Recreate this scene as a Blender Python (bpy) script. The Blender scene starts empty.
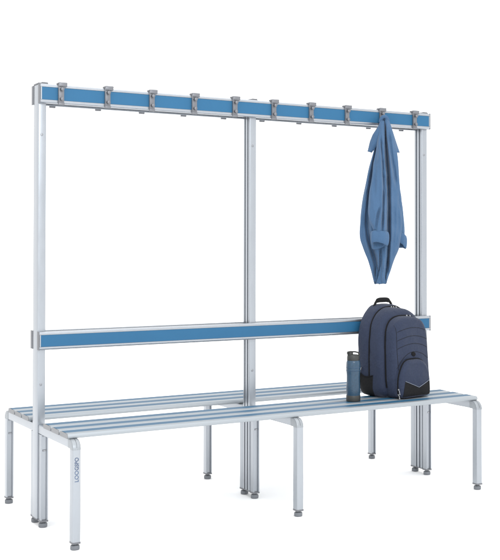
import bpy, bmesh, math, random
from mathutils import Vector, Matrix, noise
random.seed(7)
R = math.radians
sc = bpy.context.scene
col = sc.collection

# ------------------------------------------------------------------ materials
def new_mat(name):
    m = bpy.data.materials.new(name); m.use_nodes = True
    nt = m.node_tree; b = nt.nodes['Principled BSDF']
    return m, nt, b

def metal(name, rgb, rough=.34, metallic=.85, brushed=True, var=.05, bump=.06):
    m, nt, b = new_mat(name)
    b.inputs['Metallic'].default_value = metallic
    tc = nt.nodes.new('ShaderNodeTexCoord')
    mp = nt.nodes.new('ShaderNodeMapping'); mp.inputs['Scale'].default_value = (3, 3, 3) if not brushed else (9, 9, 2.2)
    nz = nt.nodes.new('ShaderNodeTexNoise'); nz.inputs['Scale'].default_value = 6; nz.inputs['Detail'].default_value = 6
    nt.links.new(tc.outputs['Object'], mp.inputs['Vector']); nt.links.new(mp.outputs[0], nz.inputs['Vector'])
    cr = nt.nodes.new('ShaderNodeValToRGB')
    cr.color_ramp.elements[0].color = tuple(c*(1-var) for c in rgb)+(1,)
    cr.color_ramp.elements[1].color = tuple(min(1, c*(1+var)) for c in rgb)+(1,)
    cr.color_ramp.elements[0].position = .3; cr.color_ramp.elements[1].position = .7
    nt.links.new(nz.outputs['Fac'], cr.inputs[0]); nt.links.new(cr.outputs[0], b.inputs['Base Color'])
    mr = nt.nodes.new('ShaderNodeMapRange'); mr.inputs['To Min'].default_value = rough-.05; mr.inputs['To Max'].default_value = rough+.07
    nt.links.new(nz.outputs['Fac'], mr.inputs['Value']); nt.links.new(mr.outputs[0], b.inputs['Roughness'])
    n2 = nt.nodes.new('ShaderNodeTexNoise'); n2.inputs['Scale'].default_value = 900; n2.inputs['Detail'].default_value = 2
    nt.links.new(tc.outputs['Object'], n2.inputs['Vector'])
    bp = nt.nodes.new('ShaderNodeBump'); bp.inputs['Strength'].default_value = bump; bp.inputs['Distance'].default_value = .0005
    nt.links.new(n2.outputs['Fac'], bp.inputs['Height']); nt.links.new(bp.outputs[0], b.inputs['Normal'])
    return m

def plain(name, rgb, rough=.5, bump=.1, scale=500, var=.08, spec=.5, low=12):
    m, nt, b = new_mat(name)
    tc = nt.nodes.new('ShaderNodeTexCoord')
    nz = nt.nodes.new('ShaderNodeTexNoise'); nz.inputs['Scale'].default_value = low; nz.inputs['Detail'].default_value = 8
    nt.links.new(tc.outputs['Object'], nz.inputs['Vector'])
    cr = nt.nodes.new('ShaderNodeValToRGB')
    cr.color_ramp.elements[0].color = tuple(c*(1-var) for c in rgb)+(1,)
    cr.color_ramp.elements[1].color = tuple(min(1, c*(1+var)) for c in rgb)+(1,)
    cr.color_ramp.elements[0].position = .3; cr.color_ramp.elements[1].position = .7
    nt.links.new(nz.outputs['Fac'], cr.inputs[0]); nt.links.new(cr.outputs[0], b.inputs['Base Color'])
    b.inputs['Roughness'].default_value = rough; b.inputs['Specular IOR Level'].default_value = spec
    n2 = nt.nodes.new('ShaderNodeTexNoise'); n2.inputs['Scale'].default_value = scale; n2.inputs['Detail'].default_value = 3
    nt.links.new(tc.outputs['Object'], n2.inputs['Vector'])
    bp = nt.nodes.new('ShaderNodeBump'); bp.inputs['Strength'].default_value = bump; bp.inputs['Distance'].default_value = .001
    nt.links.new(n2.outputs['Fac'], bp.inputs['Height']); nt.links.new(bp.outputs[0], b.inputs['Normal'])
    return m

def fabric(name, rgb, weave=900, bump=.5, var=.12, rough=.85, crumple=.35, cscale=22, sheen=.15):
    m, nt, b = new_mat(name)
    tc = nt.nodes.new('ShaderNodeTexCoord')
    nz = nt.nodes.new('ShaderNodeTexNoise'); nz.inputs['Scale'].default_value = 160; nz.inputs['Detail'].default_value = 8; nz.inputs['Roughness'].default_value = .7
    nt.links.new(tc.outputs['Object'], nz.inputs['Vector'])
    cr = nt.nodes.new('ShaderNodeValToRGB')
    cr.color_ramp.elements[0].color = tuple(c*(1-var) for c in rgb)+(1,)
    cr.color_ramp.elements[1].color = tuple(min(1, c*(1+var)) for c in rgb)+(1,)
    cr.color_ramp.elements[0].position = .3; cr.color_ramp.elements[1].position = .7
    nt.links.new(nz.outputs['Fac'], cr.inputs[0]); nt.links.new(cr.outputs[0], b.inputs['Base Color'])
    b.inputs['Roughness'].default_value = rough; b.inputs['Specular IOR Level'].default_value = .2
    b.inputs['Sheen Weight'].default_value = sheen
    w1 = nt.nodes.new('ShaderNodeTexWave'); w1.inputs['Scale'].default_value = weave/6; w1.bands_direction = 'DIAGONAL'
    nt.links.new(tc.outputs['Object'], w1.inputs['Vector'])
    n3 = nt.nodes.new('ShaderNodeTexNoise'); n3.inputs['Scale'].default_value = cscale; n3.inputs['Detail'].default_value = 4; n3.inputs['Distortion'].default_value = .6
    nt.links.new(tc.outputs['Object'], n3.inputs['Vector'])
    b1 = nt.nodes.new('ShaderNodeBump'); b1.inputs['Strength'].default_value = crumple; b1.inputs['Distance'].default_value = .01
    nt.links.new(n3.outputs['Fac'], b1.inputs['Height'])
    b2 = nt.nodes.new('ShaderNodeBump'); b2.inputs['Strength'].default_value = bump; b2.inputs['Distance'].default_value = .0004
    nt.links.new(w1.outputs['Fac'], b2.inputs['Height']); nt.links.new(b1.outputs[0], b2.inputs['Normal'])
    nt.links.new(b2.outputs[0], b.inputs['Normal'])
    return m

ALU = metal('anodised_aluminium', (.345, .368, .398), .30, var=.02)
ALU_SEAT = metal('seat_aluminium', (.33, .357, .38), .48, .7, brushed=False, var=.008, bump=.01)
CAST = metal('cast_elbow_metal', (.29, .31, .33), .42, .7)
BLUE = plain('blue_laminate_panel', (.021, .106, .212), .45, .05, 700, .02, .25)
SEATBLUE = plain('blue_seat_inlay', (.018, .088, .165), .5, .05, 700, .03, .25)
CAPG = plain('grey_plastic_cap', (.125, .13, .143), .5, .1, 600, .05)
HOOKM = metal('hook_grey_metal', (.165, .17, .185), .42, .5)
FOOTM = plain('grey_foot_plastic', (.13, .14, .155), .55, .1, 500, .08)
CAPL = plain('light_grey_slat_cap', (.19, .195, .205), .5, .1, 600, .05)
SLOT = plain('slot_shadow_grey', (.28, .30, .33), .5, .1, 500, .05)
SCREW = metal('screw_steel', (.30, .31, .33), .35)
SHIRTM = fabric('blue_cotton', (.050, .104, .192), 1200, .25, .05, .85, .55, 15, .10)
SHIRTD = fabric('blue_cotton_inside', (.035, .08, .17), 1200, .25, .06, .9, .3, 26, .1)
BAGM = fabric('navy_polyester', (.021, .029, .056), 1500, .5, .14, .75, .9, 13, .06)
BAGBLK = fabric('black_bag_trim', (.009, .009, .010), 2500, .6, .2, .8, .3, 20, .0)
ZIPM = plain('black_zip', (.006, .006, .007), .7, .6, 900, .1, .12)
PULLM = metal('zip_pull_metal', (.34, .35, .36), .3)
PIPEM = plain('pale_piping', (.15, .17, .22), .5, .2, 400, .05)
BOTM = plain('speckled_blue_bottle', (.017, .050, .090), .28, .5, 260, .22, .5, 230)
BOTB = plain('bottle_band_blue', (.015, .05, .10), .4, .2, 500, .1)
LIDM = plain('bottle_lid_grey', (.022, .023, .021), .5, .3, 350, .15)
TXT1 = plain('print_navy', (.06, .09, .16), .5, .0, 400, .02)
TXT2 = plain('print_blue_grey', (.075, .115, .20), .5, .0, 400, .02)

# ------------------------------------------------------------------ helpers
def link(name, me, m, parent=None, smooth=True, angle=35):
    o = bpy.data.objects.new(name, me); col.objects.link(o)
    if m is not None:
        me.materials.clear(); me.materials.append(m)
    if smooth:
        for p in me.polygons: p.use_smooth = True
        try: me.set_sharp_from_angle(angle=R(angle))
        except Exception: pass
    if parent is not None: o.parent = parent
    return o

def bm_obj(name, bm, m, parent=None, smooth=True, angle=35):
    bmesh.ops.recalc_face_normals(bm, faces=bm.faces[:])
    me = bpy.data.meshes.new(name); bm.to_mesh(me); bm.free()
    return link(name, me, m, parent, smooth, angle)

def empty(name, loc, rz=0, parent=None):
    o = bpy.data.objects.new(name, None); o.location = loc; o.rotation_euler = (0, 0, rz)
    o.empty_display_size = .05; col.objects.link(o)
    if parent: o.parent = parent
    return o

def tag(o, label=None, cat=None, group=None, kind=None):
    if label: o['label'] = label
    if cat: o['category'] = cat
    if group: o['group'] = group
    if kind: o['kind'] = kind

def add_box(bm, c, s, bev=0.0, seg=2, rot=None):
    r = bmesh.ops.create_cube(bm, size=1)
    vs = r['verts']
    for v in vs: v.co = Vector((v.co.x*s[0], v.co.y*s[1], v.co.z*s[2]))
    if bev > 0:
        es = list({e for v in vs for e in v.link_edges})
        rb = bmesh.ops.bevel(bm, geom=es, offset=bev, segments=seg, profile=.5, affect='EDGES')
        vs = list({v for f in rb['faces'] for v in f.verts} | {v for v in vs if v.is_valid})
    for v in vs:
        if rot: v.co = rot @ v.co
        v.co += Vector(c)
    return vs

def add_lathe(bm, prof, c=(0, 0, 0), n=28, M=None):
    rings = []
    for r, z in prof:
        ring = []
        for i in range(n):
            a = 2*math.pi*i/n
            p = Vector((r*math.cos(a), r*math.sin(a), z))
            if M: p = M @ p
            ring.append(bm.verts.new(p+Vector(c)))
        rings.append(ring)
    for a, b in zip(rings, rings[1:]):
        for i in range(n):
            bm.faces.new((a[i], a[(i+1) % n], b[(i+1) % n], b[i]))
    bm.faces.new(rings[0][::-1]); bm.faces.new(rings[-1])

def add_extrude(bm, poly, p0, ux, uy, uz, length):
    """closed polygon (a,b) in axes ux,uy swept along uz"""
    A = []; B = []
    for a, b in poly:
        p = Vector(p0)+Vector(ux)*a+Vector(uy)*b
        A.append(bm.verts.new(p)); B.append(bm.verts.new(p+Vector(uz)*length))
    n = len(A)
    for i in range(n): bm.faces.new((A[i], A[(i+1) % n], B[(i+1) % n], B[i]))
    bm.faces.new(A[::-1]); bm.faces.new(B)

def tube_path(bm, pts, rad, n=10, flat=None, up=Vector((0, 0, 1)), closed=False):
    """tube along points; rad scalar or list; flat=(rx,ry) factors"""
    pts = [Vector(p) for p in pts]
    rings = []
    N = len(pts)
    prev = None
    for i, p in enumerate(pts):
        if closed: t = (pts[(i+1) % N]-pts[i-1])
        else: t = (pts[min(i+1, N-1)]-pts[max(i-1, 0)])
        t.normalize()
        if prev is None:
            s = t.cross(up)
            if s.length < .05: s = t.cross(Vector((1, 0, 0)))
        else:
            s = prev - t*prev.dot(t)
        s.normalize(); prev = s.copy()
        u = s.cross(t).normalized()
        r = rad[i] if isinstance(rad, (list, tuple)) else rad
        fx, fy = flat if flat else (1, 1)
        rings.append([bm.verts.new(p+s*(r*fx*math.cos(2*math.pi*k/n))+u*(r*fy*math.sin(2*math.pi*k/n))) for k in range(n)])
    m = N if closed else N-1
    for i in range(m):
        a, b = rings[i], rings[(i+1) % N]
        for k in range(n): bm.faces.new((a[k], a[(k+1) % n], b[(k+1) % n], b[k]))
    if not closed:
        bm.faces.new(rings[0][::-1]); bm.faces.new(rings[-1])

def rrect(hw, hh, r, seg=4):
    pts = []
    for cx, cy, a0 in ((hw-r, hh-r, 0), (-hw+r, hh-r, 90), (-hw+r, -hh+r, 180), (hw-r, -hh+r, 270)):
        for k in range(seg+1):
            a = R(a0+90*k/seg); pts.append((cx+r*math.cos(a), cy+r*math.sin(a)))
    return pts

def interp(tab, t):
    """tab: list of (t, v...) sorted; smooth (catmull) interpolation"""
    n = len(tab)
    if t <= tab[0][0]: return tab[0][1:]
    if t >= tab[-1][0]: return tab[-1][1:]
    for i in range(n-1):
        if tab[i][0] <= t <= tab[i+1][0]: break
    a, b = tab[i], tab[i+1]
    s = (t-a[0])/(b[0]-a[0]); p = tab[max(i-1, 0)]; q = tab[min(i+2, n-1)]
    out = []
    h = b[0]-a[0]
    for k in range(1, len(a)):
        ma = (b[k]-p[k])/(b[0]-p[0])*h; mb = (q[k]-a[k])/(q[0]-a[0])*h
        s2, s3 = s*s, s*s*s
        out.append((2*s3-3*s2+1)*a[k]+(s3-2*s2+s)*ma+(-2*s3+3*s2)*b[k]+(s3-s2)*mb)
    return out

# ------------------------------------------------------------------ setting
bm = bmesh.new(); add_box(bm, (1, 0, -.05), (90, 90, .1))
fl = bm_obj('floor', bm, plain('white_studio_floor', (.97, .97, .97), .9, .03, 60, .005, .0), None, False)
tag(fl, 'seamless plain white studio floor under the bench', 'floor', kind='structure')

# ------------------------------------------------------------------ the bench
XS = (0.0, 0.909, 1.818)
bench = empty('changing_bench', (.909, 0, 0))
tag(bench, 'double sided aluminium cloakroom bench with blue rails, grey coat hooks and slatted seats', 'bench')
def B(name, bm, m, parent=bench, **k):
    o = bm_obj(name, bm, m, parent, **k)
    if parent is bench: o.location = (-.909, 0, 0)
    return o
X0, X1 = -.0185, 1.8330

ZP = 1.700
# posts: 30 x 60 extrusion with two grooves on either side
def post_poly(cover=False):
    hw, hd, r = .0158, .0295, .003
    side = []   # right side, y from -hd to hd, with grooves
    pts = []
    def corner(cx, cy, a0):
        for k in range(4):
            a = R(a0+30*k); pts.append((cx+r*math.cos(a), cy+r*math.sin(a)))
    corner(hw-r, -hd+r, -90)
    for gy in (-.0125, .0125):
        pts += [(hw, gy-.0045), (hw-.006, gy-.0045), (hw-.006, gy+.0045), (hw, gy+.0045)]
    corner(hw-r, hd-r, 0)
    corner(-hw+r, hd-r, 90)
    for gy in (() if cover else (.0125, -.0125)):
        pts += [(-hw, gy+.0045), (-hw+.006, gy+.0045), (-hw+.006, gy-.0045), (-hw, gy-.0045)]
    corner(-hw+r, -hd+r, 180)
    return pts
for x in (-.0036, .9078, 1.8172):
    bm = bmesh.new(); add_extrude(bm, post_poly(x < .1), (x, 0, .03), (1, 0, 0), (0, 1, 0), (0, 0, 1), ZP-.03-.002)
    p = B('post', bm, ALU)
    bm = bmesh.new(); add_box(bm, (x+.003, 0, ZP+.0025), (.040, .061, .007), .0025)
    add_box(bm, (x+.012, -.006, ZP+.0075), (.024, .034, .005), .0015)
    bm_obj('post_cap', bm, CAPG, p)
    bm = bmesh.new(); add_box(bm, (x, 0, .0275), (.0325, .060, .005), .001); bm_obj('bottom_cap', bm, CAPG, p)
    for z in (1.505, .542):
        for s in (-1, 1):
            bm = bmesh.new()
            add_lathe(bm, [(.0052, 0), (.0052, .0012), (.0038, .0024), (.0016, .0026), (.0014, .0012), (.0001, .001)], (x-.002, s*.0294, z), 16,
                      Matrix.Rotation(R(90*s*-1), 3, 'X') if s > 0 else Matrix.Rotation(R(90), 3, 'X'))
            bm_obj('bolt', bm, SCREW, p)

# leg frames: inverted U of tube with cast elbow, channel on the inner faces
LW, LT = .0145, .0165      # half width (x), half thickness
def leg_poly(channel):     # cross section: a = x, b = outward direction of the leg; channel open on inner side (-b)
    r = .004; pts = []
    for cx, cy, a0 in ((LW-r, LT-r, 0), (-LW+r, LT-r, 90)):
        for k in range(4):
            a = R(a0+30*k); pts.append((cx+r*math.cos(a), cy+r*math.sin(a)))
    if channel:
        pts += [(-LW, -LT+.001), (-LW+.001, -LT), (-LW+.0052, -LT), (-LW+.0052, -LT+.0075), (LW-.0052, -LT+.0075), (LW-.0052, -LT), (LW-.001, -LT), (LW, -LT+.001)]
    return pts
ZB = .024
ZT = .3885                 # top of the horizontal tube
def foot(parent, x, y):
    bm = bmesh.new(); add_box(bm, (x, y, ZB+.0015), (2*LW+.0015, 2*LT+.0015, .007), .0012)
    bm_obj('leg_cap', bm, CAPG, parent)
    bm = bmesh.new()
    add_lathe(bm, [(.010, 0.0), (.0155, .0012), (.0165, .004), (.0165, .0125), (.0150, .0160), (.0085, .0172), (.0075, ZB-.001)], (x, y, 0), 28)
    bm_obj('foot', bm, FOOTM, parent)
YO, YI = .423, .0475
for sy in (-1, 1):
    for x in XS:
        # outer leg (channel faces the middle)
        bm = bmesh.new(); add_extrude(bm, leg_poly(True), (x, sy*YO, ZB+.004), (1, 0, 0), (0, sy, 0), (0, 0, 1), .361-ZB-.004)
        fr = B('leg_frame', bm, ALU)
        bm = bmesh.new(); add_extrude(bm, leg_poly(True), (x, sy*YI, ZB+.004), (1, 0, 0), (0, -sy, 0), (0, 0, 1), .3550-ZB-.004)
        bm_obj('inner_leg', bm, ALU, fr)
        # horizontal tube
        bm = bmesh.new()
        ya, yb = .0315, YO-.030
        add_extrude(bm, rrect(LW, .0165, .0035), (x, sy*ya, ZT-.0165), (1, 0, 0), (0, 0, 1), (0, sy, 0), yb-ya)
        bm_obj('seat_bearer', bm, ALU, fr)
        # elbow casting: sweep of the section round a quarter circle, with a ridge
        bm = bmesh.new()
        prof = rrect(LW+.0009, LT+.0009, .004)
        # split line: shallow groove along the middle of the outer face
        prof2 = []
        for a, b in prof: prof2.append((a, b))
        # insert groove on outward side (b = +)
        ins = []
        for i, (a, b) in enumerate(prof2):
            ins.append((a, b))
            na, nb = prof2[(i+1) % len(prof2)]
            if abs(b-(LT+.0009)) < 1e-6 and abs(nb-b) < 1e-6 and a > 0 and na < 0:
                ins += [(.0012, b), (.0006, b-.0016), (-.0006, b-.0016), (-.0012, b)]
        rc = .032 - LT + .0  # centreline bend radius
        rc = max(rc, .0185)
        ycen = YO-rc-.000; zcen = ZT-.0165-rc
        secs = []
        secs.append((Vector((x, sy*(YO), .3610)), Vector((0, sy, 0))))
        nseg = 12
        for k in range(nseg+1):
            a = R(90*k/nseg)
            c = Vector((x, sy*(ycen+rc*math.cos(a)), zcen+rc*math.sin(a)))
            secs.append((c, Vector((0, sy*math.cos(a), math.sin(a)))))
        secs.append((Vector((x, sy*(YO-.036), ZT-.0165)), Vector((0, 0, 1))))
        if secs[1][0].z < .3615: secs.pop(0)
        rings = [[bm.verts.new(c+Vector((a, 0, 0))+o*b) for a, b in ins] for c, o in secs]
        n = len(ins)
        for r0, r1 in zip(rings, rings[1:]):
            for i in range(n): bm.faces.new((r0[i], r0[(i+1) % n], r1[(i+1) % n], r1[i]))
        bm.faces.new(rings[0]); bm.faces.new(rings[-1][::-1])
        bm_obj('elbow', bm, CAST, fr, angle=28)
        foot(fr, x, sy*YO); foot(fr, x, sy*YI)
        # bolts in the channels
        for yl, ch in ((YO, -1), (YI, 1)):
            for z in (.349, .293):
                bm = bmesh.new()
                add_box(bm, (x+.001, sy*(yl+ch*(LT-.0060)), z), (.012, .004, .007), .001)
                bm_obj('bolt', bm, SCREW, fr)
        if x == 0 and sy < 0: lettered = fr

# printed lettering running up the front left leg
def letters(body, size, loc, m, sx=1.0, bold=.0):
    cu = bpy.data.curves.new('lettering', 'FONT'); cu.body = body; cu.size = size; cu.extrude = .0002; cu.offset = bold
    cu.align_x = 'LEFT'; cu.align_y = 'CENTER'; cu.space_character = .98
    t = bpy.data.objects.new('tmp_text', cu); col.objects.link(t)
    bpy.context.view_layer.update()
    me = bpy.data.meshes.new_from_object(t.evaluated_get(bpy.context.evaluated_depsgraph_get()))
    bpy.data.objects.remove(t)
    w = max(v.co.x for v in me.vertices)
    # text x -> +z, text up -> -x, facing -y
    for v in me.vertices:
        a, b, c = v.co.x*sx, v.co.y, v.co.z
        v.co = Vector((loc[0]-b, loc[1]-c, loc[2]+a))
    link('lettering', me, m, lettered, False)
    return w*sx
w1 = letters('LOO', .0200, (0.0005, -YO-LT-.0008, .240), TXT2, .98, .0002)
letters('GSPO', .0200, (0.0005, -YO-LT-.0008, .240+w1+.001), TXT1, .92, .0003)

# rails (hook rail and back rest, both sides)
def rail_poly(hh):
    # a = outward (from the post), b = z ; thickness .0245
    T = .0240; pts = []
    r = .008
    ph = hh-.0125
    pts += [(.0, -hh+.002), (.002, -hh)]
    for k in range(6):
        a = R(-90+90*k/5); pts.append((T-r+r*math.cos(a), -hh+r+r*math.sin(a)))
    pts += [(T, -ph-.0006), (T-.0022, -ph), (T-.0022, ph), (T, ph+.0006)]
    for k in range(6):
        a = R(90*k/5); pts.append((T-r+r*math.cos(a), hh-r+r*math.sin(a)))
    pts += [(.002, hh), (0, hh-.002)]
    return pts, ph, T
def rail(name, sy, zc, hh):
    poly, ph, T = rail_poly(hh)
    bm = bmesh.new(); add_extrude(bm, poly, (X0, sy*.0300, zc), (0, sy, 0), (0, 0, 1), (1, 0, 0), X1-X0)
    r = B(name, bm, ALU, angle=25)
    bm = bmesh.new()
    add_box(bm, ((X0+X1)/2, sy*(.0300+T-.0014), zc), (X1-X0-.010, .0012, 2*ph-.0005), .0003, 1)
    bm_obj('blue_panel', bm, BLUE, r)
    for xe, s in ((X0, -1), (X1, 1)):
        bm = bmesh.new()
        add_box(bm, (xe+s*.0010, sy*(.0300+.0125), zc), (.0026, .0250, 2*hh+.0008), .0012, 3)
        bm_obj('end_cap', bm, CAPG, r)
        bm = bmesh.new()
        add_box(bm, (xe-s*.0035, sy*(.0300+T-.0006), zc), (.0050, .0016, 2*ph-.0002), .0004, 1)
        bm_obj('end_trim', bm, ALU, r)
    return r
for sy in (-1, 1):
    rail('hook_rail', sy, 1.663, .037)
    rail('back_rest', sy, .711, .0352)

# coat hooks
def hook_meshes():
    yf = .0540
    bm = bmesh.new()
    add_box(bm, (0, yf+.0020, 1.662), (.0215, .0050, .078), .0012)           # face plate
    add_box(bm, (.0, yf+.0020, 1.626), (.0245, .0090, .010), .0020)          # lower lip
    add_box(bm, (.0055, yf-.008, 1.7045), (.0350, .034, .0085), .0028)       # tab over the rail
    add_box(bm, (.0050, yf+.0050, 1.6995), (.0340, .0100, .0165), .0035)      # rolled front of the tab
    add_box(bm, (-.0115, yf+.0045, 1.664), (.0024, .0100, .072), .0009)      # side flange
    plate = bm
    Rt = Matrix.Rotation(R(-90), 3, 'X'); pegs = []
    for z, ln in ((1.6815, .017), (1.6435, .014)):
        bm = bmesh.new()
        add_lathe(bm, [(.0072, 0), (.0060, .002), (.0052, .004), (.0052, ln-.006), (.0068, ln-.003), (.0068, ln-.001), (.0048, ln+.0006), (.0002, ln+.001)], (.0, yf+.0040, z), 18, Rt)
        pegs.append(bm)
    return [plate]+pegs
ms = []
for f, nm in zip(hook_meshes(), ('coat_hook', 'peg', 'peg')):
    bmesh.ops.recalc_face_normals(f, faces=f.faces[:])
    me = bpy.data.meshes.new(nm); f.to_mesh(me); f.free(); ms.append(me)
protoH = link('coat_hook', ms[0], HOOKM, bench); protoG = [link('peg', m_, HOOKM, protoH) for m_ in ms[1:]]
HX = [.062+.1868*k for k in range(10)]
first = True
for sy in (-1, 1):
    for hx in HX:
        if first: h = protoH; first = False
        else:
            h = protoH.copy(); col.objects.link(h); h.parent = bench
            for g0 in protoG:
                g = g0.copy(); col.objects.link(g); g.parent = h
        h.rotation_euler = (0, 0, math.pi if sy < 0 else 0)
        h.location = (hx-.909, 0, 0)
        h.scale = (-1, 1, 1) if sy < 0 else (1, 1, 1)

# seat slats
def slat_poly(w):
    t = .0182; pts = []; h = w/2
    pts += [(-h+.004, 0), (h-.004, 0), (h-.0008, .0010), (h, .004)]
    r = .006
    for k in range(5):
        a = R(90*k/4); pts.append((h-r+r*math.cos(a), t-r+r*math.sin(a)))
    pts += [(.0362, t), (.0358, t-.0018), (-.0148, t-.0018), (-.0152, t)]
    r = .0105
    for k in range(8):
        a = R(90+90*k/7); pts.append((-h+r+r*math.cos(a), t-r+r*math.sin(a)))
    pts += [(-h+.0004, .0040), (-h+.0018, .0012)]
    return pts, t
SW = .086
for y0 in (-.407, -.309, -.211, .069, .167, .265):
    poly, t = slat_poly(SW)
    zc = ZT+.0012
    yc = y0+SW/2
    bm = bmesh.new(); add_extrude(bm, poly, (-.0215, yc, zc), (0, 1, 0), (0, 0, 1), (1, 0, 0), 1.852)
    s = B('seat_slat', bm, ALU_SEAT, angle=25)
    bm = bmesh.new(); add_box(bm, (.9045, yc+.0105, zc+t-.0010), (1.848, .0500, .0012), .0003, 1); bm_obj('blue_inlay', bm, SEATBLUE, s)
    for xe, sg in ((-.0215, -1), (1.8305, 1)):
        bm = bmesh.new(); add_extrude(bm, [(a*.985, .0003+b*.97) for a, b in poly if not (abs(a) < .037 and b > .01)], (xe, yc, zc), (0, 1, 0), (0, 0, 1), (sg, 0, 0), .0025)
        bm_obj('end_cap', bm, CAPL, s)
SEAT_TOP = ZT+.0012+.0182

# ------------------------------------------------------------------ backpack
YAW = R(10)
bag = empty('backpack', (1.548, -.085, SEAT_TOP), YAW)
tag(bag, 'navy blue backpack with black zips standing upright on the front seat beside the bottle', 'backpack')
def nz3(p, s, seed=0): return noise.noise(Vector((p[0]*s+seed, p[1]*s-seed*.7, p[2]*s+seed*1.3)))
def outline(hw, zb, zt, n_top, n_bot, cx=0, N=96, split=.5, taper=0.0):
    """closed arch in (x,z): rounded top, squarer bottom; sides lean in towards the top by taper"""
    zc = zb+(zt-zb)*split; pts = []
    for i in range(N):
        a = 2*math.pi*i/N; c, s = math.cos(a), math.sin(a)
        e = n_top if s >= 0 else n_bot
        x = hw*math.copysign(abs(c)**(2/e), c)
        z = (zt-zc if s >= 0 else zc-zb)*math.copysign(abs(s)**(2/e), s)
        k = 1-taper*max(0, z/(zt-zc))
        pts.append((cx+x*k, zc+z))
    return pts, zc
def slab(name, m, ol, zc, cx, y0, y1, rnd, bulge, amp=.0025, seed=0, parent=bag, back=0.0, foot_flat=True, shear=0.0, bulge_pow=2):
    """padded compartment from y0 (back) to y1 (front, more negative), rounded front edge"""
    N = len(ol); hw = max(abs(p[0]-cx) for p in ol); hz = max(abs(p[1]-zc) for p in ol)
    rows = []    # (scale_inset, y)
    for k in range(5):
        t = k/4; rows.append((-back*math.sin(math.pi*t)*.5, y0+(y1+rnd-y0)*t if y0 > y1+rnd else y0))
    for k in range(1, 9):
        a = R(90*k/8); rows.append((rnd*(1-math.cos(a)), y1+rnd-rnd*math.sin(a)))
    M = 12
    for k in range(1, M+1):
        rows.append((rnd+(hw-rnd)*k/M*.985, y1))
    bm = bmesh.new(); rings = []
    for j, (ins, y) in enumerate(rows):
        fx = 1-ins/hw; fz = 1-ins/hz if ins <= rnd else (1-rnd/hz)*(hw-ins)/(hw-rnd)
        ring = []
        for x, z in ol:
            xx = cx+(x-cx)*fx; zz = zc+(z-zc)*fz
            yy = y
            rr = max(abs(xx-cx)/hw, abs(zz-zc)/hz)
            yy -= bulge*(1-min(1, rr)**bulge_pow) if j >= 5 else 0
            p = Vector((xx, yy, zz))
            d = amp*(nz3(p, 9, seed)+.5*nz3(p, 22, seed+3))
            out = Vector((xx-cx, (y-y0)*1.2, (zz-zc))).normalized() if j < 13 else Vector((0, -1, 0))
            p += out*d
            p.y += shear*p.z
            if foot_flat and p.z < 0.0: p.z = 0.0
            ring.append(bm.verts.new(p))
        rings.append(ring)
    for a, b in zip(rings, rings[1:]):
        for i in range(N): bm.faces.new((a[i], a[(i+1) % N], b[(i+1) % N], b[i]))
    bm.faces.new(rings[0]); bm.faces.new(rings[-1][::-1])
    return bm_obj(name, bm, m, parent, angle=60)
from mathutils.bvhtree import BVHTree
def tree_of(objs):
    vs = []; fs = []
    for o in objs:
        n = len(vs); vs += [v.co.copy() for v in o.data.vertices]; fs += [[n+i for i in p.vertices] for p in o.data.polygons]
    return BVHTree.FromPolygons(vs, fs)
def zip_line(name, ol, idx, y, rad, m, parent, objs, shear=0, cx=0, zc=.2, depth=.0):
    tr = tree_of(objs); pts = []
    for i in idx:
        x, z = ol[i % len(ol)]
        yy = (y(x, z) if callable(y) else y)+shear*z
        v = Vector((x-cx, 0, z-zc)).normalized()
        o0 = Vector((cx, yy, zc))+v*.5
        h = tr.ray_cast(o0, -v)
        if h[0] is None: continue
        pts.append(h[0]+v*(rad*.35-depth))
    for _ in range(2):
        pts = [pts[0]]+[(pts[k-1]+pts[k]*2+pts[k+1])/4 for k in range(1, len(pts)-1)]+[pts[-1]]
    bm = bmesh.new(); tube_path(bm, pts, rad, 8, None, up=Vector((0, 1, 0)))
    return bm_obj(name, bm, m, parent)
SH = .055   # backward lean
olA, zA = outline(.146, 0, .402, 2.7, 7, -.004, split=.45, taper=.05)
olB, zB = outline(.143, 0, .388, 2.8, 7, -.006, split=.45, taper=.07)
olC, zC = outline(.1145, .000, .352, 3.2, 7, -.008, split=.60, taper=.07)
bodyA = slab('main_compartment', BAGM, olA, zA, -.004, 0, -.074, .022, .0, .0045, 1, shear=SH, back=.004)
bodyB = slab('middle_compartment', BAGM, olB, zB, -.004, -.062, -.146, .038, .004, .0060, 5, shear=SH, back=.006)
bodyC = slab('front_compartment', BAGM, olC, zC, -.008, -.132, -.196, .022, .012, .0045, 9, shear=SH, back=.005, bulge_pow=3)
Nn = 96
# piping seam + zips
zip_line('zipper', olB, range(-10, 56), -.070, .0034, ZIPM, bag, [bodyA, bodyB], SH, -.004, zB)
zip_line('zipper', olC, range(-8, 55), -.1500, .0036, ZIPM, bag, [bodyB, bodyC], SH, -.008, zC)
# front pocket
olD, zD = outline(.094, .004, .170, 3.0, 8, -.019, split=.35, taper=.13)
bodyD = slab('front_pocket', BAGM, olD, zD, -.019, -.185, -.226, .016, .010, .0035, 12, shear=SH*.4, back=.002)
zip_line('zipper', olD, range(-14, 63), -.207, .0032, ZIPM, bag, [bodyD], SH*.4, -.019, zD)
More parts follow.
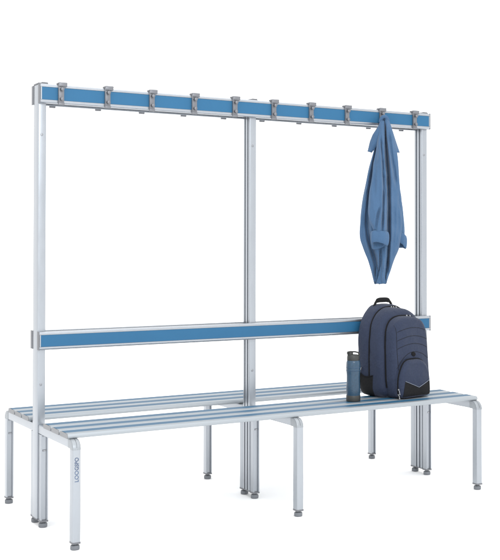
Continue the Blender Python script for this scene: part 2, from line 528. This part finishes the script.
# black patch with pale piping on the lower pocket
def patch():
    bm = bmesh.new(); nx, nz = 24, 8; grid = []
    for i in range(nx+1):
        u = i/nx; lean = 0; x = -.100+.160*u
        top = .078-.030*(u/.5) if u < .5 else .048+.028*((u-.5)/.5)
        zb = .012
        ringr = []
        for j in range(nz+1):
            v = j/nz; z = zb+(top-zb)*v
            rr = max(abs(x+.019)/.094, abs(z-zD)/.1)
            y = -.226-.010*(1-min(1, rr)**2)-.0028+SH*.4*z
            ex = max(0, abs(x+.019)-.076)
            y += .016-math.sqrt(max(0, .016**2-min(ex, .0159)**2)) if ex > 0 else 0
            ez = max(0, .022-z)
            y += (.016-math.sqrt(max(0, .016**2-min(ez, .015)**2)))*.8
            ringr.append(bm.verts.new((x+.014*(1-u)*(v-.3), y, z)))
        grid.append(ringr)
    for i in range(nx):
        for j in range(nz): bm.faces.new((grid[i][j], grid[i+1][j], grid[i+1][j+1], grid[i][j+1]))
    tops = [g[-1].co.copy() for g in grid]
    bmesh.ops.recalc_face_normals(bm, faces=bm.faces[:])
    bmesh.ops.solidify(bm, geom=bm.faces[:], thickness=.002)
    o = bm_obj('pocket_patch', bm, BAGBLK, bodyD)
    bm = bmesh.new(); tube_path(bm, [t+Vector((0, -.001, 0)) for t in tops], .0013, 6)
    bm_obj('piping', bm, PIPEM, bodyD)
patch()
# stitched arcs on the front panel (thin corded seams)
def face_y(x, z):
    rr = max(abs(x+.003)/.119, abs(z-zC)/max(zC, .352-zC))
    return -.196-.012*(1-min(1, rr)**3)+SH*z
treeC = tree_of([bodyC])
def seam(pts, r=.0011, parent=None):
    bm = bmesh.new(); q = []
    for x, z in pts:
        h = treeC.ray_cast(Vector((x, -1, z)), Vector((0, 1, 0)))
        if h[0] is not None and h[0].y < -.14: q.append(h[0]+Vector((0, .0002, 0)))
    tube_path(bm, q, r, 6)
    bm_obj('seam', bm, BAGBLK, bodyC)
seam([(-.103+.006*(k/26), .318-.296*k/26) for k in range(27)])
seam([(.052+.036*math.sin(R(90*k/8)), .338-.040*(1-math.cos(R(90*k/8)))) for k in range(9)]+[(.088+.003*k/10, .298-.012*k) for k in range(1, 12)])
for zt_, sag, xl in ((.306, .018, -.100), (.270, .020, -.099), (.236, .022, -.099), (.200, .034, -.106)):
    seam([(x_, zt_-sag*(abs(x_+.008)/.095)**2*(1.9 if zt_ < .21 and x_ < 0 else 1)) for x_ in [xl+(.088-xl)*k/24 for k in range(25)]])
# oval badge
bm = bmesh.new(); add_lathe(bm, [(.013, -.001), (.013, .0018), (.0115, .003), (.0002, .0032)], (0, 0, 0), 24, Matrix.Rotation(R(90), 3, 'X'))
bd = bm_obj('badge', bm, ZIPM, bodyC); bd.location = (-.010, treeC.ray_cast(Vector((-.010, -1, .190)), Vector((0, 1, 0)))[0].y-.0005, .190); bd.scale = (1.0, 1, .72); bd.rotation_euler = (R(-3), R(20), 0)
# side mesh pocket (black) on both sides
for s in (-1, 1):
    bm = bmesh.new(); grid = []
    nU, nV = 18, 12
    for i in range(nU+1):
        u = i/nU; y = -.004-.088*u
        zt = .108-.020*math.sin(math.pi*u)*.6-(.012*u)
        row = []
        for j in range(nV+1):
            v = j/nV; z = .004+(zt-.004)*v
            bulge = .012*math.sin(math.pi*min(1, u*1.02))**.6*(1-.35*v)
            # keep to the side wall of the main body
            k = (abs(z-zA)/zA) if z < zA else 0
            wall = .146*(1-k**7)**(1/7) if k < 1 else .1
            row.append(bm.verts.new((-.004+s*(wall+.001+bulge), y+SH*z, z)))
        grid.append(row)
    for i in range(nU):
        for j in range(nV): bm.faces.new((grid[i][j], grid[i+1][j], grid[i+1][j+1], grid[i][j+1]))
    rim = [g[-1].co.copy() for g in grid]
    bmesh.ops.recalc_face_normals(bm, faces=bm.faces[:])
    bmesh.ops.solidify(bm, geom=bm.faces[:], thickness=.003)
    sp = bm_obj('side_pocket', bm, BAGBLK, bag)
    bm = bmesh.new(); tube_path(bm, rim, .0025, 8); bm_obj('elastic_rim', bm, ZIPM, sp)
# grab handle
pts = []
for k in range(21):
    t = k/20; x = -.066+.118*t
    z = .384+.038*(1-abs(2*t-1)**4.6)
    pts.append((x, -.024+SH*z, z))
bm = bmesh.new(); tube_path(bm, pts, [.0055+.0035*math.sin(math.pi*k/20)**.5 if 3 < k < 17 else .0055 for k in range(21)], 10, (1.25, .62), up=Vector((0, 1, 0)))
bm_obj('grab_handle', bm, BAGBLK, bag)
# zip pulls
def pull(x, y, z, rz=0, ln=.014):
    bm = bmesh.new(); add_box(bm, (0, 0, 0), (.0055, .005, .008), .001); add_box(bm, (0, -.0030, -.004-ln/2), (.0042, .0016, ln), .0006)
    add_lathe(bm, [(.0026, -.0008), (.0030, 0), (.0026, .0008)], (0, -.0028, -.006-ln), 10, Matrix.Rotation(R(90), 3, 'X'))
    o = bm_obj('zip_pull', bm, PULLM, bag); o.location = (x, y, z); o.rotation_euler = (R(-12), rz, 0)
def pull_on(objs, x, y, cx, zc, rz, ln):
    tr = tree_of(objs); h = tr.ray_cast(Vector((x, y, zc+.6)), Vector((0, 0, -1)))
    if h[0] is not None: pull(h[0].x, h[0].y-.006, h[0].z+.001, rz, ln)
for x, rz in ((-.008, R(35)), (.006, R(-10)), (.022, R(-45))): pull_on([bodyA, bodyB], x, -.072+SH*.38, 0, zB, rz, .013)
for x, rz in ((.002, R(20)), (.022, R(-18))): pull_on([bodyB, bodyC], x, -.158+SH*.35, 0, zC, rz, .015)
pull(-.1145, -.212, .042, 0, .014); pull(-.1155, -.212, .020, 0, .010)
# shoulder straps and back panel on the far side
bm = bmesh.new(); add_box(bm, (-.004, .002+SH*.18, .18), (.22, .012, .30), .005, 3, Matrix.Rotation(-math.atan(SH), 3, 'X')); bm_obj('back_panel', bm, BAGBLK, bag)
for s in (-1, 1):
    pts = []
    for k in range(17):
        t = k/16; z = .36-.33*t
        pts.append((s*(.045+.05*math.sin(math.pi*t*.6)), .014+.006*math.sin(math.pi*t)+SH*z*.6, z))
    bm = bmesh.new(); tube_path(bm, pts, .022, 10, (1, .18), up=Vector((0, 1, 0)))
    bm_obj('shoulder_strap', bm, BAGM, bag)
# little webbing loop and buckle on the left side
bm = bmesh.new(); tube_path(bm, [(-.156-.004*math.sin(math.pi*k/8), -.018+.002*k, .128-.020*k/2) for k in range(9)], .0035, 8, (1, .5))
bm_obj('side_strap', bm, PULLM, bag)

# ------------------------------------------------------------------ bottle
zs = SEAT_TOP
bot = empty('water_bottle', (1.283, -.243, zs), R(-20))
tag(bot, 'blue speckled drinking bottle with grey loop lid standing on the seat left of the backpack', 'bottle')
bm = bmesh.new()
add_lathe(bm, [(.0285, .020), (.0300, .026), (.0300, .060), (.0288, .085), (.0286, .108), (.0296, .122), (.0305, .130), (.0308, .138), (.0308, .150), (.0300, .166), (.0285, .172), (.0255, .1765)], (0, 0, 0), 40)
bb = bm_obj('body', bm, BOTM, bot)
bm = bmesh.new(); add_lathe(bm, [(.0280, 0), (.0302, .0012), (.0308, .004), (.0308, .0245), (.0296, .0265)], (0, 0, 0), 40); bm_obj('base', bm, LIDM, bot)
for z in (.132, .145):
    bm = bmesh.new(); add_lathe(bm, [(.0304, z-.0022), (.0315, z-.0012), (.0315, z+.0012), (.0304, z+.0022)], (0, 0, 0), 40); bm_obj('grip_ring', bm, BOTB, bb)
bm = bmesh.new()
add_lathe(bm, [(.0262, .1745), (.0272, .176), (.0272, .190), (.0255, .196), (.0210, .199), (.0150, .2)], (0, 0, 0), 40)
lid = bm_obj('lid', bm, LIDM, bot)
bm = bmesh.new()
loop = [(-.021, 0, .197), (-.025, 0, .206), (-.024, 0, .2105), (-.012, 0, .2125), (.008, 0, .2115), (.022, 0, .208), (.0255, 0, .202), (.0245, 0, .194)]
lp = []
for i in range(29):
    t = i/28*(len(loop)-1); k = min(int(t), len(loop)-2); f = t-k
    lp.append(Vector(loop[k]).lerp(Vector(loop[k+1]), f))
tube_path(bm, lp, .0042, 10, (1.7, .8), up=Vector((0, 0, 1)))
bm_obj('carry_loop', bm, LIDM, lid)
bm = bmesh.new(); add_lathe(bm, [(.011, .196), (.011, .209), (.009, .2105), (.0002, .211)], (-.012, 0, 0), 20); bm_obj('spout', bm, LIDM, lid)

# ------------------------------------------------------------------ shirt on the ninth hook
U0 = 385.9
CR = Vector((math.cos(.567), -math.sin(.567), 0)); CB = Vector((-math.sin(.567), -math.cos(.567), 0))   # across / towards the viewer side of the cloth
HK = Vector((HX[8], -.085, 0))
sh = empty('shirt', (HX[8], -.085, 1.64))
tag(sh, 'blue long sleeved shirt with rolled cuffs hanging from a coat hook on the top rail', 'shirt')
# silhouette rows measured along the cloth: w (image row of the photograph, 4.5 mm each) -> left, right half extents in image px
rows = [(117.5, 383.0, 388.0), (120, 381.0, 389.5), (124, 379.5, 391.0), (130, 378, 393), (140, 376, 395.5), (152, 374, 397.5), (170, 369, 399), (189, 365, 400.5), (205, 362.2, 402), (222, 360.7, 402.5),
        (238, 361, 401), (248, 364, 399), (258, 368, 395), (268, 371.2, 391.5), (275, 373, 389), (281.0, 374.5, 387.2)]
S = 1/220.0
def row(w):
    l, r = interp(rows, w); return (l-U0)*S, (r-U0)*S
W0, W1 = 117.5, 281.0
def z_of(w): return 1.659-(w-117.5)*(1.659-.907)/(281.0-117.5)
ZL = 1.64
VALS = [  # creases on the near side: (row, column) polylines, depth px, width px
 ([(122,384.5),(135,385.2),(150,386.6),(180,388.6),(210,389.0),(245,388.6),(268,387.4)], 5.5, 1.35),
 ([(140,379),(170,373.5),(200,369),(220,367.3),(236,369),(262,376),(280,378.2)], 4.2, 2.2),
 ([(132,389),(150,391),(172,394.6),(184,396.5)], 1.6, 1.6),
 ([(186,392.5),(205,393.5),(228,394.2),(252,392),(266,389.5)], .9, 2.2),
 ([(205,398.5),(224,398.6),(244,396.6)], .9, 1.5),
 ([(196,364.5),(225,363.4),(248,367),(268,373)], .8, 1.8),
 ([(250,380.6),(262,380.8),(282,379.6)], 3.0, 1.0),
 ([(262,386.6),(272,385.6),(282,384.6)], 3.2, .9),
]
def vcol(poly, w):
    if w < poly[0][0]-6 or w > poly[-1][0]+6: return None, 0
    fade = min(1, (w-poly[0][0]+6)/12, (poly[-1][0]+6-w)/12)
    return interp(poly, w)[0], fade
def body_pt(w, th, inner=0.0):
    l, r = row(w); c = (l+r)/2; a = (r-l)/2
    t = (w-W0)/(W1-W0)
    b = a*.62
    amp = .62*min(1, t*4+.3)*(1-.3*max(0, t-.8)/.2)
    f = 0
    for k, ph, dr, wt in ((4, .6, 1.0, .50), (7, 2.2, -1.3, .34), (11, 4.0, 1.9, .16)):
        sn = math.sin(k*th*.5*2/1+ph+dr*t*2.2+.9*noise.noise(Vector((k, t*4, 3))))
        f += wt*(abs(sn)**.7*1.6-1)
    side = abs(math.cos(th))
    front = max(0, math.sin(th))
    am = amp*(1-.93*front**.4)
    g = 1+am*(f*.55-.06)*(1-.72*side**3)
    g += .05*noise.noise(Vector((math.cos(th)*2, math.sin(th)*2, t*9)))
    px = a*math.cos(th)*(g if side < .97 else 1+(g-1)*.4); py = b*math.sin(th)*g
    if front > .05:
        u = U0+(c+px)/S; d = 0
        for poly, dep, wd in VALS:
            uv, fd = vcol(poly, w)
            if uv is None: continue
            e = (u-uv)/wd
            d += dep*fd*(math.exp(-e*e) - .25*math.exp(-((u-uv+wd*2.2)/(wd*1.6))**2) - .18*math.exp(-((u-uv-wd*2.2)/(wd*1.6))**2))
        py -= 1.9*d*S*min(1, front*2.2)
    dr_ = noise.noise(Vector((px*14+2, w*.075, math.sin(th)*1.2)))+.5*noise.noise(Vector((px*30-w*.05, w*.12, 4)))
    py += front*S*2.6*dr_*min(1, t*4)
    z = z_of(w)
    p = HK+CR*(c+px)+CB*(py+.012+.02*math.sin(math.pi*min(1, t*1.2)))
    p.z = z+.004*noise.noise(Vector((px*30, py*30, t*3)))
    return p-Vector((HX[8], -.085, ZL))
NT, NW = 300, 190
bm = bmesh.new(); rings = []
for j in range(NW+1):
    w = W0+(W1-W0)*j/NW
    rg = []
    for i in range(NT):
        th = 2*math.pi*i/NT
        p = body_pt(w, th)
        if j == NW: p.z += .010*math.cos(th*1.0+.6)*0+.006*math.sin(3*th)
        rg.append(bm.verts.new(p))
    rings.append(rg)
for a, b in zip(rings, rings[1:]):
    for i in range(NT): bm.faces.new((a[i], a[(i+1) % NT], b[(i+1) % NT], b[i]))
bm.faces.new(rings[0])
# the hem turns in and up a little, so the opening reads as cloth
inn = []
c = sum((v.co for v in rings[-1]), Vector())/NT
last = rings[-1]
for k, (f, dz) in enumerate(((.90, -.001), (.80, .006), (.72, .05), (.5, .12))):
    rg = [bm.verts.new(Vector((c.x+(v.co.x-c.x)*f, c.y+(v.co.y-c.y)*f, v.co.z+dz))) for v in rings[-1]]
    for i in range(NT): bm.faces.new((last[i], last[(i+1) % NT], rg[(i+1) % NT], rg[i]))
    last = rg
bm.faces.new(last[::-1])
bodyS = bm_obj('shirt_body', bm, SHIRTM, sh, angle=180)

def P2(u, w, d):
    """point in the cloth's own frame: across (photo column), height (photo row), d towards the viewer side"""
    p = HK+CR*((u-U0)*S)+CB*d; p.z = z_of(w)
    return p-Vector((HX[8], -.085, ZL))
def cloth_tube(name, keys, mat, parent, nring=60, nth=72, folds=((4, .5, .10), (7, 1.7, .06)), seed=0, close=True, thick=0, creases=()):
    """keys: (t, u, w, d, half_w, half_d)"""
    bm = bmesh.new(); rings = []
    for j in range(nring+1):
        t = j/nring
        u, w, d, a, b = interp(keys, t)
        rg = []
        for i in range(nth):
            th = 2*math.pi*i/nth
            g = 1.0
            for k, ph, am in folds:
                g += am*(1-1.6*abs(math.sin(k*th*.5+ph+3*t+noise.noise(Vector((k+seed, t*5, 0))))))
            g += .06*noise.noise(Vector((math.cos(th)*1.5+seed, math.sin(th)*1.5, t*7)))
            uu = u+a*math.cos(th)*g; dd = b*math.sin(th)*g
            for poly, dep, wd in creases:
                uv, fd = vcol(poly, w)
                if uv is not None and math.sin(th) > 0:
                    e = (uu-uv)/wd
                    dd -= dep*fd*min(1, math.sin(th)*2)*(math.exp(-e*e)-.3*math.exp(-((uu-uv-wd*2.2)/(wd*1.7))**2)-.3*math.exp(-((uu-uv+wd*2.2)/(wd*1.7))**2))
            rg.append(bm.verts.new(P2(uu, w, d+dd*S)))
        rings.append(rg)
    for a_, b_ in zip(rings, rings[1:]):
        for i in range(nth): bm.faces.new((a_[i], a_[(i+1) % nth], b_[(i+1) % nth], b_[i]))
    bm.faces.new(rings[0]); bm.faces.new(rings[-1][::-1])
    return bm_obj(name, bm, mat, parent, angle=180)
# near sleeve, falls over the front of the body
sl = cloth_tube('sleeve', [(0, 383.4, 121, .018, 1.8, 2.5), (.10, 382.4, 131, .034, 3.0, 3.6), (.3, 380.6, 152, .058, 4.4, 5.0), (.55, 378.4, 182, .082, 6.6, 6.5), (.78, 377.2, 208, .100, 8.8, 7.6), (.88, 377.8, 220, .104, 8.6, 7.4), (.95, 379.2, 228, .104, 7.0, 6.4), (1, 379.6, 234, .104, 5.6, 5.2)], SHIRTM, sh, seed=2, nth=120, nring=110, folds=((3, .2, .10), (6, 1.4, .05)), creases=[([(140,381.5),(160,382.6),(185,383.6),(205,383.2),(228,382.2)], 4.2, .9), ([(150,377.5),(172,375.5),(196,374.6)], 1.5, 1.3), ([(206,380.5),(216,377.5),(230,375.6)], 2.2, 1.0)])
def cuff(u, w, d, a, b, h, tilt, name='cuff', du=0):
    """rolled-up cuff: thick ring of cloth, open at the bottom"""
    bm = bmesh.new(); prof = []
    for k in range(17):
        an = math.pi*2*k/16
        prof.append((1+.20*math.cos(an), .5*math.copysign(abs(math.sin(an))**.75, math.sin(an))))
    nth = 72; rings = []
    for i in range(nth):
        th = 2*math.pi*i/nth; rg = []
        wob = 1+.09*math.sin(3*th+.7)+.05*math.sin(5*th+2)
        for k in range(16):
            f, zz = prof[k]
            g = f*wob*(1+.03*math.sin(9*th+zz*3))
            uu = a*math.cos(th)*g; dd = b*math.sin(th)*g
            ww = -zz*h*(1+.10*math.sin(2*th+1))+uu*math.tan(tilt)+ .7*math.sin(2*th+du)-dd*.48
            rg.append(bm.verts.new(P2(u+uu, w+ww, d+dd*S)))
        rings.append(rg)
    for i in range(nth):
        a_, b_ = rings[i], rings[(i+1) % nth]
        for k in range(16): bm.faces.new((a_[k], a_[(k+1) % 16], b_[(k+1) % 16], b_[k]))
    return bm_obj(name, bm, SHIRTM, sh, angle=180)
cuff(379.2, 238.2, .104, 7.4, 6.2, 12.5, R(-3))
# far sleeve: only its end shows at the right
cloth_tube('sleeve', [(0, 388, 130, -.030, 2.5, 2.0), (.3, 392, 165, -.028, 4.5, 3.5), (.6, 396, 195, -.022, 6, 4.5), (.85, 399.5, 222, -.012, 5.0, 4.5), (1, 401, 234, -.006, 4.2, 4.0)], SHIRTM, sh, seed=5)
cuff(400.8, 239.0, -.004, 5.2, 5.0, 12.0, R(14), du=1)
# collar and front edges: folded cloth wings on both sides of the hook
def wing(name, pts, depth, parent=sh, th=.0035, sub=10, bow=.012):
    """pts: two polylines (upper/outer and lower/inner) in (u, w, d)"""
    A, Bq = pts; bm = bmesh.new(); grid = []
    n = 22
    def pl(L, t):
        t *= len(L)-1; k = min(int(t), len(L)-2); f = t-k
        return [L[k][i]*(1-f)+L[k+1][i]*f for i in range(3)]
    for i in range(n+1):
        a = pl(A, i/n); b = pl(Bq, i/n); rw = []
        for j in range(sub+1):
            f = j/sub
            u, w, d = [a[q]*(1-f)+b[q]*f for q in range(3)]
            d += bow*math.sin(math.pi*f)*(.4+.6*i/n)+.003*noise.noise(Vector((u*.2, w*.2, 1)))
            rw.append(bm.verts.new(P2(u, w, d)))
        grid.append(rw)
    for i in range(n):
        for j in range(sub): bm.faces.new((grid[i][j], grid[i+1][j], grid[i+1][j+1], grid[i][j+1]))
    bmesh.ops.recalc_face_normals(bm, faces=bm.faces[:])
    bmesh.ops.solidify(bm, geom=bm.faces[:], thickness=th)
    return bm_obj(name, bm, SHIRTM, parent, angle=180)
wing('collar', ([(382.0, 119, .012), (378.6, 126, .020), (373.0, 134.5, .020), (370.4, 141, .014), (368.0, 151.0, .008)],
                [(384.5, 121, .026), (383.0, 130, .036), (380.5, 138, .040), (377.5, 146, .034), (372.2, 152.4, .020)]), 0)
wing('collar', ([(386.5, 118, .010), (390.5, 123, .010), (393.6, 131, .008), (397.2, 142, .004), (400.6, 151.8, .000)],
                [(385.5, 121, .026), (387.0, 131, .034), (390.0, 140, .034), (392.5, 147, .026), (395.0, 152.2, .016)]), 0)
# neck band looped over the peg
bm = bmesh.new(); pts = []
for k in range(17):
    a = math.pi*k/16
    pts.append(P2(384.8-3.6*math.cos(a), 121.5-5.0*math.sin(a), .012+.012*math.sin(a)))
tube_path(bm, pts, .0085, 12, (1, .7)); bm_obj('neck_band', bm, SHIRTM, sh)
# button placket down the lower front and shirt tail
wing('placket', ([(381.0, 245, .052), (380.2, 256, .046), (380.0, 268, .038), (378.2, 276, .034), (376.2, 281.8, .030)],
                 [(388.0, 243, .054), (387.2, 256, .048), (386.2, 267, .040), (385.6, 276, .036), (386.4, 281.8, .030)]), 0, bow=.008, th=.003)

# ------------------------------------------------------------------ light
w = bpy.data.worlds.new('World'); sc.world = w; w.use_nodes = True
bg = w.node_tree.nodes['Background']; bg.inputs[0].default_value = (1, 1, 1, 1); bg.inputs[1].default_value = 1.6
def area(name, loc, target, size, power, colr=(1, 1, 1)):
    L = bpy.data.lights.new(name, 'AREA'); L.energy = power; L.size = size; L.color = colr
    o = bpy.data.objects.new(name, L); col.objects.link(o); o.location = loc
    d = Vector(target)-Vector(loc); o.rotation_euler = d.to_track_quat('-Z', 'Y').to_euler()
    return o
area('softbox_front', (-.3, -4.3, 2.9), (.3, 0, .8), 1.6, 80, (.92, .965, 1))
area('softbox_top', (1.0, -.5, 6.0), (1.0, 0, 0), 6.0, 110, (1, 1, 1))

# ------------------------------------------------------------------ camera
cam = bpy.data.cameras.new('Camera'); co = bpy.data.objects.new('Camera', cam); col.objects.link(co)
sc.camera = co
co.location = (-1.30115, -4.30447, 1.07795)
co.rotation_euler = (math.pi/2+.01575, 0, -.56749)
cam.sensor_fit = 'HORIZONTAL'; cam.sensor_width = 36; cam.lens = 1116.61173/500*36
cam.shift_x = -(354.21952-250)/500; cam.shift_y = -(280-227.65676)/500
cam.clip_end = 200; cam.clip_start = .05
sc.view_settings.view_transform = 'Standard'; sc.view_settings.look = 'None'
sc.view_settings.exposure = 0; sc.view_settings.gamma = 1
sc.render.resolution_x = 914; sc.render.resolution_y = 1024
